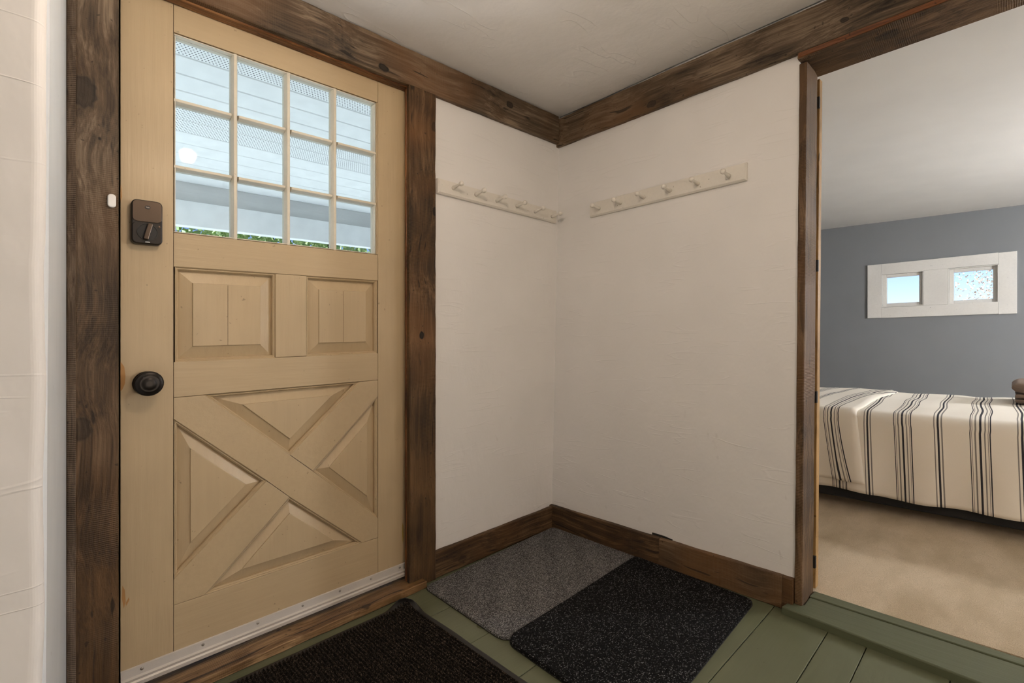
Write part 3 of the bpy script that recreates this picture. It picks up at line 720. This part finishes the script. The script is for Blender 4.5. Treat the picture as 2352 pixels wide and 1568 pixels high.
# ================================================================== PEG RAILS
def peg_profile(): return [(0,.0082),(.010,.0074),(.030,.0056),(.040,.0049),(.0455,.0052),(.0475,.0078),(.0515,.0100),(.0565,.0105),(.0615,.0095),(.0650,.0060),(.0660,.0008)]
def peg_rail(name, kind, label):
    if kind=='A':
        t=thing(name,(-.36,-.012,1.575),label=label,cat='peg rail')
        x0,x1=-.741,-.0095
        V=[]; rl=MB()
        c=.006; zb0,zt0=1.573,1.634; zb1,zt1=1.555,1.618; T=-.017
        def zz(x,b): f=(x-x0)/(x1-x0); return (zb0+(zb1-zb0)*f) if b else (zt0+(zt1-zt0)*f)
        V=[(x0,0,zz(x0,1)),(x1,0,zz(x1,1)),(x1,0,zz(x1,0)),(x0,0,zz(x0,0)),
           (x0,T+c,zz(x0,1)),(x1,T+c,zz(x1,1)),(x1,T+c,zz(x1,0)),(x0,T+c,zz(x0,0)),
           (x0+c,T,zz(x0,1)+c),(x1-c*.3,T,zz(x1,1)+c),(x1-c*.3,T,zz(x1,0)-c*.4),(x0+c,T,zz(x0,0)-c*.4)]
        rl.add(V,[(0,1,2,3)[::-1]]+[(i,(i+1)%4,(i+1)%4+4,i+4) for i in range(4)]+[(i+4,(i+1)%4+4,(i+1)%4+8,i+8) for i in range(4)]+[(8,9,10,11)])
        rl.make('rail_board',M['rail_paint'],t,recalc=True)
        src=None
        for x,z in ((-.666,1.609),(-.544,1.604),(-.422,1.599),(-.296,1.595),(-.171,1.590),(-.047,1.585)):
            if src is None: src=MB().lathe(peg_profile(),(x,-.0165,z-.003),(0,-1,.10),18).make('peg',M['rail_paint'],t,smooth=True); b0=(x,z)
            else: copy_part(src,t,(x-b0[0],0,z-b0[1]+SX*(x-b0[0])))
        src=None
        for x,z in ((-.59,1.595),(-.485,1.585),(-.22,1.585),(-.11,1.565)):
            if src is None: src=MB().lathe([(0,.0019),(.0005,.0017),(.0006,.0004)],(x,-.0168,z),(0,-1,0),8).make('screw_hole',M['hole'],t); b0=(x,z)
            else: copy_part(src,t,(x-b0[0],0,z-b0[1]+SX*(x-b0[0])))
    else:
        t=thing(name,(-.012,-.58,1.547),lean=1,label=label,cat='peg rail')
        y0,y1=-.941,-.216; c=.006; T=-.017; z0,z1=1.547,1.615
        V=[(0,y0,z0),(0,y1,z0),(0,y1,z1),(0,y0,z1),(T+c,y0,z0),(T+c,y1,z0),(T+c,y1,z1),(T+c,y0,z1),(T,y0+c,z0+c),(T,y1-c*.4,z0+c),(T,y1-c*.4,z1-c*.4),(T,y0+c,z1-c*.4)]
        MB().add(V,[(3,2,1,0)]+[(i,(i+1)%4,(i+1)%4+4,i+4) for i in range(4)]+[(i+4,(i+1)%4+4,(i+1)%4+8,i+8) for i in range(4)]+[(8,9,10,11)]).make('rail_board',M['rail_paint'],t,lean=1,recalc=True)
        src=None
        for y in (-.273,-.391,-.511,-.635,-.755,-.878):
            if src is None: src=MB().lathe(peg_profile(),(-.0165,y,1.578),(-1,0,.10),18).make('peg',M['rail_paint'],t,lean=1,smooth=True); b0=y
            else: copy_part(src,t,(0,y-b0,SY*(y-b0)))
        src=None
        for y,z in ((-.375,1.571),(-.80,1.585),(-.765,1.563)):
            if src is None: src=MB().lathe([(0,.0019),(.0005,.0017),(.0006,.0004)],(-.0168,y,z),(-1,0,0),8).make('screw_hole',M['hole'],t,lean=1); b0=(y,z)
            else: copy_part(src,t,(LEAN*(z-b0[1]),y-b0[0],z-b0[1]+SY*(y-b0[0])))
    return t
peg_rail('peg_rail','A','off-white wooden six-peg rail on the wall beside the front door')
peg_rail('peg_rail','B','off-white wooden six-peg rail on the wall beside the bedroom doorway')

# ================================================================== MATS
def rounded_quad(Q, r, seg=6):
    out=[]; n=len(Q)
    for i in range(n):
        p0,p1,p2=Vector(Q[i-1]),Vector(Q[i]),Vector(Q[(i+1)%n]); rr=r[i]
        a=p1+(p0-p1).normalized()*rr; b=p1+(p2-p1).normalized()*rr
        for k in range(seg+1):
            t=k/seg; out.append(tuple((1-t)**2*a+2*t*(1-t)*p1+t*t*b))
    return out
def flat_mat(name, Q, r, z0, th, mat, label):
    t=thing(name,(sum(q[0] for q in Q)/4,sum(q[1] for q in Q)/4,z0),label=label,cat='mat')
    P=rounded_quad(Q,r)
    MB().prism_xy(P,z0,z0+.003).make('backing',M['rubber'],t)
    n=len(P); cx=sum(p[0] for p in P)/n; cy=sum(p[1] for p in P)/n
    dense=[]
    for i in range(n):
        p=Vector(P[i]); q=Vector(P[(i+1)%n]); m=max(1,int((q-p).length/.006))
        for k in range(m): dense.append(tuple(p+(q-p)*k/m))
    VV=[]; FF=[]; m=len(dense)
    for lv,(ins,z) in enumerate(((0.,z0+.003),(.0005,z0+th*.6),(.003,z0+th*.93),(.008,z0+th))):
        for k,(x,y) in enumerate(dense):
            d_=math.hypot(x-cx,y-cy); f=1-(ins+.0014*abs(mnoise.noise(Vector((x*220,y*220,lv)))))/d_
            VV.append((cx+(x-cx)*f,cy+(y-cy)*f,z))
    for lv in range(3):
        for k in range(m): FF.append((lv*m+k,lv*m+(k+1)%m,(lv+1)*m+(k+1)%m,(lv+1)*m+k))
    FF.append(tuple(3*m+k for k in range(m)))
    MB().add(VV,FF).make('pile',mat,t,recalc=False)
    return t
flat_mat('floor_mat',[(-.832,-.052),(-.050,-.027),(-.056,-.512),(-.848,-.536)],[.03,.03,.02,.06],ZF,.010,M['mat_grey'],'grey loop-pile floor mat pushed into the wall corner')
flat_mat('floor_mat',[(-.845,-.520),(-.060,-.504),(-.078,-1.000),(-.870,-1.035)],[.05,.02,.03,.05],ZF+.0005,.014,M['mat_black'],'black flecked floor mat overlapping the grey one')
# ribbed entrance mat with rubber border and a curled corner
rm=thing('entrance_mat',(-1.4,-.45,ZF),label='dark brown-black ribbed entrance mat with rubber border and curled corner',cat='mat')
MX0,MX1,MY0,MY1=-1.845,-.925,-.80,-.092
def curl(x,y,z):
    # waviness of the border and the lifted corner at the door-side right end
    e=max(0,(x-(MX1-.03))/.03); wav=.008*mnoise.noise(Vector((y*7,1,1)))*e
    yy=y+.006*mnoise.noise(Vector((x*6,3,1)))*max(0,(y-(MY1-.05))/.05)
    d_=((x-(MX1-.085))+(y-(MY1-.085)))*.7071-.045
    lift=0; sh=0
    if d_>0: a=min(d_/.024,2.6); lift=.024*(1-math.cos(a)); sh=d_-.024*math.sin(a)
    return (x+wav-sh*.7071, yy-sh*.7071, z+lift)
border=.020
nx=int((MX1-MX0-2*border)/.0014); 
pitch=.0112
def rib(u,v):
    x=MX0+border+(MX1-MX0-2*border)*u; y=MY0+border+(MY1-MY0-2*border)*v
    f=(x/pitch)%1; h=.0062*max(0,math.sin(math.pi*min(1,f/.62)))**.6 if f<.62 else 0
    return curl(x,y,ZF+.0045+h)
MB().grid(rib,nx,26).make('ribbed_pile',M['mat_rib'],rm,recalc=False)
def bor(u,v):
    x=MX0+(MX1-MX0)*u; y=MY0+(MY1-MY0)*v
    ed=min(x-MX0,MX1-x,y-MY0,MY1-y)
    return curl(x,y,ZF+.0008+(.0035*min(1,ed/.008) if ed<border+.004 else 0))
bo=MB().grid(bor,130,100).make('rubber_border',M['rubber'],rm,smooth=True)
sm=bo.modifiers.new('thick','SOLIDIFY'); sm.thickness=.0015; sm.offset=1

# ================================================================== BEDROOM
bed=thing('bed',(1.62,-1.3,.04),label='single bed with pale mattress under the striped cover',cat='bed')
BY0,BY1=-2.25,-.22
MB().box(1.19,2.06,BY0+.03,BY1-.03,.30,.545).make('mattress',M['mattress'],bed,bevel=.04)
MB().box(1.20,2.05,BY0+.05,BY1-.05,.075,.30).make('shade_bed_base',M['underbed_shade'],bed,bevel=.01)  # dark box stands in for the shadow under the bed
for x in (1.26,1.99):
    for y in (BY0+.12,BY1-.12):
        MB().lathe([(0,.022),(.10,.026),(.13,.03)],(x,y,.04),(0,0,1),14).make('leg',M['underbed_shade'],bed)
# cover
path=[]
def cover_path(s, off):
    """s 0..1 : front hem, up the front, over the top, down the back"""
    X0=1.150-off; X1=2.085; zt=.556+off; r=.045
    segs=[('l',(X0+.010,.128),(X0,zt-r)),('a',(X0+r,zt-r),r,180,90),('l',(X0+r,zt),(1.65,zt+.018)),('l',(1.65,zt+.018),(X1-r,zt+.012)),('a',(X1-r,zt+.012-r),r,90,0),('l',(X1,zt-r),(X1+.004,.16))]
    lens=[]
    for g in segs:
        lens.append(math.dist(g[1],g[2]) if g[0]=='l' else g[2]*math.pi/2)
    T=sum(lens); q=s*T
    for g,l in zip(segs,lens):
        if q<=l or g is segs[-1]:
            f=min(1,q/l)
            if g[0]=='l': return (g[1][0]+(g[2][0]-g[1][0])*f, g[1][1]+(g[2][1]-g[1][1])*f)
            a=math.radians(g[3]+(g[4]-g[3])*f); return (g[1][0]+g[2]*math.cos(a), g[1][1]+g[2]*math.sin(a))
        q-=l
def cover_fn(y0,y1,off,amp,hem,skew,uvshift,uvs):
    def fn(u,v):
        y=y0+(y1-y0)*u; x,z=cover_path(hem+(1-hem)*v,off)
        fz=max(0,min(1,(.54-z)/.42)) if x<1.3 else 0
        nn=mnoise.noise(Vector((y*5,z*3,x*3)))+.5*mnoise.noise(Vector((y*13,z*5+2,x*7)))
        front = x<1.3 and z<.53
        if front: x+=-amp*1.3*nn*fz - .012*fz*math.sin(y*23+1)
        else: z+=amp*.7*nn
        yy=y+skew*fz*u**2
        hemw=.010*mnoise.noise(Vector((y*3.5,7,off*10)))*fz
        uvs.append((y+uvshift(x,z,fz,y),v))
        return (x,yy,z+hemw)
    return fn
sp=thing('bedspread',(1.62,-1.3,.12),label='cream bedspread with navy stripes draped over the bed',cat='bedspread')
uvs=[]
ush=lambda x,z,f,y: .207+.012*f+ (.014*mnoise.noise(Vector((x*4,y*2,0))) if z>.5 else 0) -.02*max(0,x-1.2)
cv=MB().grid(cover_fn(BY0-.02,BY1+.02,0.,.010,0.,0.,ush,uvs),140,90).flip(); o=cv.make('cover',M['stripe'],sp,smooth=True,uv=uvs)
m_=o.modifiers.new('thick','SOLIDIFY'); m_.thickness=.005
uvs=[]
ush2=lambda x,z,f,y: .18+.05*f**1.2+(.016*mnoise.noise(Vector((x*4,y*2,5))) if z>.5 else 0)+.11*max(0,x-1.2)
def lay(u,v):
    base=cover_fn(-1.066,BY1+.03,  .012,.011,.028,0.,ush2,uvs)
    x,y,z=base(u,v)
    fz=max(0,min(1,(.54-z)/.40)) if x<1.3 else 0
    edge=max(0,1-u/.10)
    y-=edge*(.040*fz) + (edge*.05*max(0,min(1,(x-1.15)/.9)))
    if x<1.3 and z<.53: x-=.010*math.sin(min(1,u/.2)*math.pi)*fz
    roll=max(0,1-u/.022); 
    if x<1.3 and z<.53: x+=.010*roll
    else: z-=.010*roll
    return (x,y,z)
ov=MB().grid(lay,90,90).flip(); o=ov.make('turned_back_layer',M['stripe'],sp,smooth=True,uv=uvs)
m_=o.modifiers.new('thick','SOLIDIFY'); m_.thickness=.006
# towels
def towel(z0,z1,x0,x1,y0,y1,label,folds):
    t=thing('folded_towel',((x0+x1)/2,(y0+y1)/2,z0),label=label,cat='towel',group='taupe towels on the bed')
    nl=folds
    for k in range(nl):
        a=z0+(z1-z0)*k/nl; b=z0+(z1-z0)*(k+1)/nl
        m=MB(); h=(b-a)/2; ring=[]
        prof=[(y1-h*.55*(1-math.cos(q)) if False else 0,0) for q in (0,)]
        poly=[]
        for i in range(9):
            q=-math.pi/2+math.pi*i/8; poly.append((y1-h+h*math.cos(q)*1.25,(a+b)/2+h*math.sin(q)))
        for i in range(9):
            q=math.pi/2+math.pi*i/8; poly.append((y0+h+h*math.cos(q),(a+b)/2+h*math.sin(q)))
        n=len(poly); V=[]; F=[]
        for j in range(13):
            x=x0+(x1-x0)*j/12; e=1-.35*max(0,abs(j-6)-4.5)/1.5
            for (y,z) in poly:
                V.append((x,y+.003*mnoise.noise(Vector((x*9,y*9,z*30))),(a+b)/2+(z-(a+b)/2)*e+.003*mnoise.noise(Vector((x*8,y*8,k)))))
        for j in range(12):
            for i in range(n): F.append((j*n+i,j*n+(i+1)%n,(j+1)*n+(i+1)%n,(j+1)*n+i))
        F.append(tuple(range(n))); F.append(tuple(12*n+i for i in range(n-1,-1,-1)))
        m.add(V,F).make('fold',M['towel'],t,smooth=True,recalc=True)
    return t
towel(.578,.628,1.66,1.98,-2.05,-1.640,'lower folded taupe towel resting on the striped bedspread',2)
towel(.629,.690,1.66,1.98,-2.05,-1.632,'upper folded taupe towel lying on another towel',1)

# ================================================================== LAMPS (hall globe above the frame, two added fill lamps)
def globe_light(name, x,y,z, r, top, mat, label):
    t=thing(name,(x,y,z-r),label=label,cat='ceiling light')
    MB().lathe([(0,.075),(-.006,.075),(-.020,.06),(-.024,.03)],(x,y,top),(0,0,1),28).make('base_plate',M['hinge'],t,smooth=True,recalc=True)
    prof=[(-r*math.cos(math.pi*i/14),max(.0005,r*math.sin(math.pi*i/14))) for i in range(15)]
    MB().lathe(prof,(x,y,z),(0,0,1),24).make('globe',mat,t,smooth=True)
    MB().lathe([(0,.022),(top-.022-z-r+.012,.022)],(x,y,z+r-.008),(0,0,1),16).make('stem',M['hinge'],t)
    return t
M['lamp_hall']=lampmat('warm_globe',(1,.81,.635),HALL_LAMP)
M['fill_bed']=lampmat('fill_globe_bedroom',(.97,.98,1.0),BED_FILL)
globe_light('ceiling_light',-1.40,-.985,1.845,.036,ZC,M['lamp_hall'],'glowing globe ceiling light mirrored in the door glass')
M['fill_rear']=lampmat('warm_fill_globe_rear',(1,.82,.66),REAR_FILL)
def fill_lamp(x,y,z0,zg,r,mat,label):  # unseen lamps added for fill light
    t=thing('fill_lamp',(x,y,z0),label=label,cat='added fill lamp')
    MB().lathe([(0,.13),(.012,.13),(.02,.10),(.026,.012)],(x,y,z0+.0005),(0,0,1),28).make('base',M['hinge'],t,smooth=True)
    MB().lathe([(0,.011),(zg-r-z0-.015,.011)],(x,y,z0+.02),(0,0,1),14).make('pole',M['hinge'],t)
    MB().lathe([(-r*math.cos(math.pi*q/14),max(.0005,r*math.sin(math.pi*q/14))) for q in range(15)],(x,y,zg),(0,0,1),24).make('globe',mat,t,smooth=True)
fill_lamp(-1.3,-3.2,ZF,.82,.055,M['fill_rear'],'added low fill lamp with glowing globe, unseen behind the camera')  # added to brighten the lower walls
fill_lamp(2.10,-3.20,.04,1.35,.07,M['fill_bed'],'added fill lamp with glowing globe beside the bed, unseen right of frame')  # added to brighten the bedroom ceiling and bed top

# ================================================================== OUTSIDE
g=MB().box(-60,60,-60,60,-.9,-.45).make('ground',M['grass'],raw=True); struct(g,'dry pale lawn around the house','ground')
pc=thing('porch_ceiling',(-.6,1.3,2.1),label='white vinyl soffit under the porch roof seen through the door glass',cat='porch ceiling',kind='structure')
ps=.148; y=.892-ps*5; k=0
perf={4,8,9}      # strips with vent holes
zs_=lambda y: 2.247-.082*(y-.9)
i=0
while y<2.2:
    y2=y+ps
    mat=M['perforated'] if i in perf else M['vinyl']
    V=[(-4.5,y+.011,zs_(y)),(3.2,y+.011,zs_(y)),(3.2,y2-.004,zs_(y2)),(-4.5,y2-.004,zs_(y2)),(-4.5,y+.0005,zs_(y)+.011),(3.2,y+.0005,zs_(y)+.011),(3.2,y2-.0005,zs_(y2)+.007),(-4.5,y2-.0005,zs_(y2)+.007)]
    MB().add(V,[(0,3,2,1),(4,5,6,7),(0,1,5,4),(1,2,6,5),(2,3,7,6),(3,0,4,7)]).make('soffit_strip',mat,pc)
    y=y2; i+=1
yend=y
V=[(-4.6,.1,zs_(.1)+.012),(3.3,.1,zs_(.1)+.012),(3.3,2.75,zs_(2.75)+.012),(-4.6,2.75,zs_(2.75)+.012)]
MB().add(V+[(a,b,c+.14) for a,b,c in V],[(0,3,2,1),(4,5,6,7),(0,1,5,4),(1,2,6,5),(2,3,7,6),(3,0,4,7)]).make('porch_roof',M['siding'],pc)
pb=thing('porch_beam',(-.6,2.42,1.8),label='grey and white boarded beam at the porch edge',cat='beam',kind='structure')
MB().box(-4.5,3.2,yend,2.44,2.122,2.150).make('edge_trim',M['vinyl'],pb,bevel=.004)
MB().box(-4.5,3.2,2.40,2.44,1.992,2.122).make('upper_board',M['beam_grey'],pb,bevel=.003)
MB().box(-4.5,3.2,2.385,2.46,1.815,1.990).make('lower_board',M['vinyl'],pb,bevel=.003)
for x in (-4.3,2.9): MB().box(x-.06,x+.06,2.38,2.5,-.45,1.815).make('post',M['vinyl'],pb)
o=MB().box(-4.5,3.2,.115,2.5,-.45,-.02).make('porch_floor',M['deck']); struct(o,'pale porch deck outside the front door','porch')

def tree(name,loc,h,rx,rz,n,leaf,mat,label,seed,zc=.65):
    rnd=random.Random(seed); t=thing(name,loc,raw=True,label=label,cat='tree',group='trees outside the windows'); b=Vector(loc)
    m=MB(); segs=[(b,b+Vector((0,0,h*.55)),.12,.07)]
    c=b+Vector((0,0,h*zc))
    for k in range(12):
        a=rnd.uniform(0,6.28); s=b+Vector((0,0,h*rnd.uniform(.3,.55))); e=c+Vector((math.cos(a)*rx*.8,math.sin(a)*rx*.8,rnd.uniform(-.5,.8)*rz))
        segs.append((s,e,.05,.012))
    for s,e,r0,r1 in segs:
        m.lathe([(0,r0),((e-s).length,r1)],s,e-s,7)
    m.make('trunk',M['bark'],t,raw=True)
    V=[];F=[]
    for k in range(n):
        while True:
            p=Vector((rnd.uniform(-1,1),rnd.uniform(-1,1),rnd.uniform(-1,1)))
            if .15<p.length<1 and mnoise.noise(p*3+Vector((seed,0,0)))>-.12: break
        p=c+Vector((p.x*rx,p.y*rx,p.z*rz)); q=Vector((rnd.gauss(0,1),rnd.gauss(0,1),rnd.gauss(0,1))).normalized()
        u=q.orthogonal().normalized()*leaf; v=q.cross(u).normalized()*leaf*.6; i=len(V)
        V+=[p-u,p+v,p+u,p-v]; F.append((i,i+1,i+2,i+3))
    o=MB().add(V,F).make('foliage',mat,t,raw=True); o['kind']='stuff'
    return t
tree('leafy_tree',(-3.4,12.2,-.45),6.6,3.0,2.6,9000,.09,M['leaf_green'],'green leafy tree beyond the porch at the left',3)
tree('leafy_tree',(3.2,12.6,-.45),6.2,3.0,2.4,9000,.09,M['leaf_green'],'green leafy tree beyond the porch in the middle',5)
tree('leafy_tree',(10.0,13.0,-.45),6.0,3.2,2.4,8000,.09,M['leaf_green'],'green leafy tree beyond the porch at the right',8)
tree('autumn_tree',(10.4,-2.6,-.45),5.0,2.2,2.0,15000,.022,M['leaf_autumn'],'orange autumn tree behind the small bedroom windows',11,.6)
